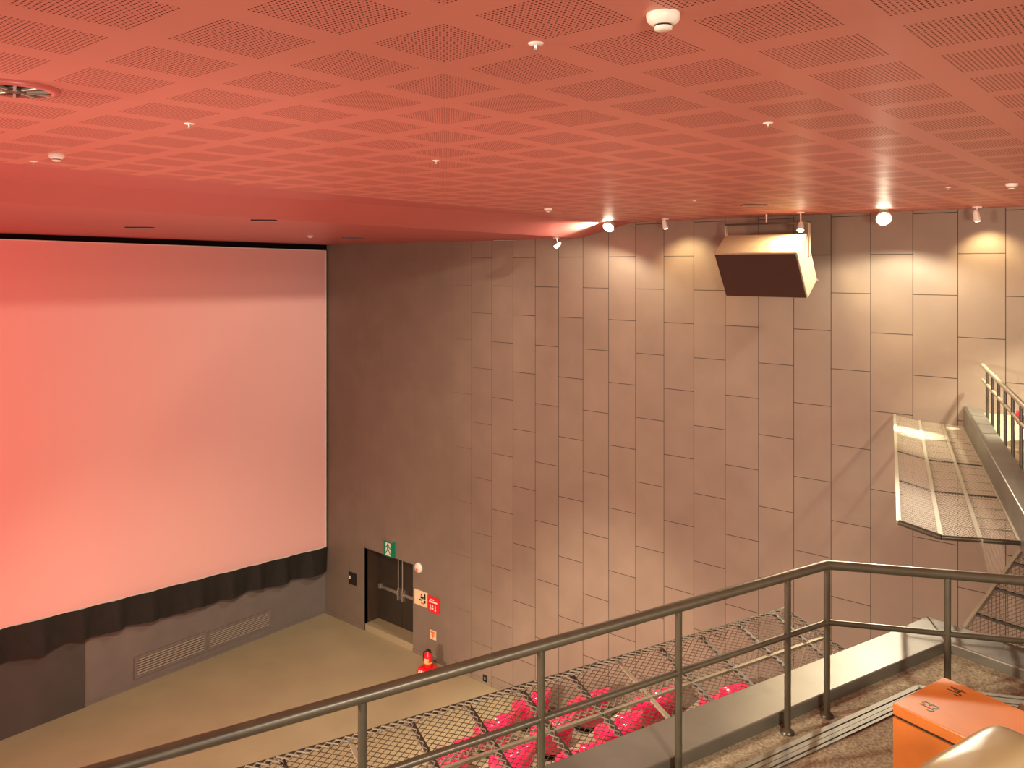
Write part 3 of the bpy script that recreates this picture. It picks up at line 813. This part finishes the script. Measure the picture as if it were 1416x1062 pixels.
# ------------------------------------------------------------------ upper balcony wing with its kerb and railing
ZW = -2.013
wo0 = wallp(1332, 562); wo0.z = EYE+ZW
wo1 = zp(1398, 680, ZW)
wd = (wo1-wo0).normalized()
we = wo0+wd*7.4
side = Vector((-wd.y, wd.x, 0))
if side.dot(Vector((0, -1, 0))) < 0: side = -side
wi0 = zp(1365, 577, ZW); kw = (wi0-wo0).dot(side)
i0 = wo0+side*kw; 
i0 = i0+wd*((WX-i0.x)/wd.x); 
kt = [wo0, we, we+side*kw, i0]
soften(struct(MB().hexa([p+Vector((0, 0, -0.34)) for p in kt], kt).build('trim_6', M['kerb'])), 0.01)
wf = [i0, we+side*kw, we+side*3.0, Vector((WX, -3.0, 0))]
for p in wf: p.z = EYE+ZW-0.06
struct(MB().prism(wf, (0, 0, -0.25)).build('floor_wing', M['floor']))
lamp('wing_fill_light', 'SPOT', c2w(7.0, 9.9, 0.65), 1300, LAMPC, c2w(6.3, 10.6, -2.1), 0.08, 60, 0.6)  # unseen fill added over the wing to brighten its kerb and floor
t = thing('upper_railing', 'low railing with slim uprights on the upper balcony at the right edge', 'railing', wi0.to_tuple())
ps = [zp(x, y, ZW) for x, y in ((1365, 577), (1373.7, 587.7), (1381.8, 599.6), (1391, 611.8), (1402, 627.8), (1412, 643.8))]
pd = (ps[-1]-ps[0]).normalized()
sp_ = (ps[-1]-ps[0]).length/5
H = 0.63
e0 = ps[0]-pd*0.55
MB().path([e0+Vector((0, 0, H)), ps[0]+pd*5.0+Vector((0, 0, H))], 0.028, 12).build('top_rail', M['netpale'], t)
MB().path([e0+Vector((0, 0, H*0.68)), ps[0]+pd*5.0+Vector((0, 0, H*0.68))], 0.02, 10).build('mid_rail', M['netpale'], t)
for k in range(9):
    p = ps[0]+pd*sp_*k
    MB().tube(p+Vector((0, 0, -0.07)), p+Vector((0, 0, H)), 0.018, 8).build('upright', M['rail'], t)
# one pink seat on the wing, only its top shows
o = copy_tree(seat); p = c2w(6.27, 9.45, ZW-0.06)
o.location = (p.x, p.y, p.z); o.rotation_euler = (0, 0, 0.3)
o['label'] = 'pink seat top peeking over the upper railing at the right edge'; o['group'] = 'pink seats on the upper balcony'

# ------------------------------------------------------------------ orange table and beige chairs on the step
FX = zp(1234, 972, -2.33); 
av = (zp(1305, 936, -2.33)-FX); WB = av.length; av.normalize()
bv = Vector((av.y, -av.x, 0))
if bv.dot(c2w(1, 1, 0)-FX) < 0: bv = -bv
def loc3(u, v, z):                            # metres along the balcony front, back from it, height over the step
    p = FX+av*u+bv*v; return Vector((p.x, p.y, EYE+ZU+z))
TH = -2.33-ZU
t = thing('seat_table', 'orange veneer side table marked J3 and J4 between two beige chairs', 'table', loc3(WB/2, 0.5, 0).to_tuple())
soften(MB().prism([loc3(0, 0, TH-0.06), loc3(WB, 0, TH-0.06), loc3(WB, 1.1, TH-0.06), loc3(0, 1.1, TH-0.06)], (0, 0, 0.06)).build('tabletop', M['wood'], t), 0.005)
MB().prism([loc3(.012, .012, TH-0.075), loc3(WB-.012, .012, TH-0.075), loc3(WB-.012, 1.09, TH-0.075), loc3(.012, 1.09, TH-0.075)], (0, 0, 0.015)).build('shadow_gap', M['gap'], t)
MB().prism([loc3(0, 0.004, 0), loc3(WB, 0.004, 0), loc3(WB, 1.1, 0), loc3(0, 1.1, 0)], (0, 0, TH-0.075)).build('cabinet', M['wood'], t)
GLYPH = {'J': (0.028, [[(.028, .075), (.028, .012), (.02, 0), (.008, 0), (0, .012), (0, .022)]]),
         '3': (0.030, [[(0, .062), (.008, .075), (.022, .075), (.03, .064), (.03, .047), (.02, .039), (.012, .039)],
                       [(.02, .039), (.03, .031), (.03, .011), (.022, 0), (.008, 0), (0, .013)]]),
         '4': (0.034, [[(.024, 0), (.024, .075), (0, .024), (.034, .024)]])}
def letters(txt, px, py, label):
    c = zp(px, py, -2.33)+Vector((0, 0, 0.0012)); mb = MB()
    x = -0.036
    for ch in txt:
        wd_, strokes = GLYPH[ch]
        for st in strokes:
            q = [c+av*(x+p[0])-bv*(p[1]-0.0375) for p in st]
            for i in range(len(q)-1):
                e = (q[i+1]-q[i]).normalized()*0.0035
                mb.bar(q[i]-e, q[i+1]+e, 0.0075, 0.0012+0.0002*(i % 3))
        x += wd_+0.014
    o = mb.build('seat_number', M['ink'], t); o['label'] = label
letters('J3', 1283.5, 977, 'black seat number J3')
letters('J4', 1321, 956.5, 'black seat number J4')

def rounded(mb, c, hx, hy, hz, e=0.45, n=28, m=16, M3=None, bulge=None):
    """superellipsoid cushion"""
    def sp(x, p): return math.copysign(abs(x)**p, x)
    rows = []
    for i in range(m+1):
        th = -math.pi/2+math.pi*i/m; row = []
        for k in range(n):
            ph = 2*math.pi*k/n
            v = Vector((hx*sp(math.cos(th), e)*sp(math.cos(ph), e), hy*sp(math.cos(th), e)*sp(math.sin(ph), e), hz*sp(math.sin(th), e)))
            if bulge: v = bulge(v)
            row.append(Vector(c)+(M3 @ v if M3 else v))
        rows.append(row)
    return mb.grid(rows, True)
B3 = Matrix(((av.x, -bv.x, 0), (av.y, -bv.y, 0), (0, 0, 1)))          # local x along the front, y towards the rail
def lounge_chair(u, v, label, arm):
    base = loc3(u, v, 0)
    t = thing('lounge_chair', label, 'chair', base.to_tuple(), 'beige chairs beside the orange table')
    def P(x, y, z): return base+B3 @ Vector((x, y, z))
    def arch(q):
        q = q.copy()
        q.y -= 0.14*q.z; q.y += 0.02*(q.x/0.4)**2
        return q
    rounded(MB(), P(0, 0, 0.50), 0.45, 0.15, 0.40, 0.55, 44, 26, B3, arch).build('backrest', M['leather'], t)
    rounded(MB(), P(0, 0.42, 0.25), 0.27, 0.28, 0.11, 0.5, 28, 14, B3).build('seat_cushion', M['leather'], t)
    for sx in (-1, 1):
        rounded(MB(), P(sx*0.31, 0.36, arm-0.19), 0.075, 0.36, 0.19, 0.6, 24, 14, B3).build('armrest', M['leather'], t)
    MB().prism([P(-.3, .1, 0), P(.3, .1, 0), P(.3, .62, 0), P(-.3, .62, 0)], (0, 0, 0.15)).build('base', M['gap'], t)
lounge_chair(-0.70, 0.76, 'shiny beige chair at the lower right corner, before the orange table', 0.30)
lounge_chair(WB+0.50, 1.02, 'beige chair behind the orange table, only its curved edge in view', 0.54)
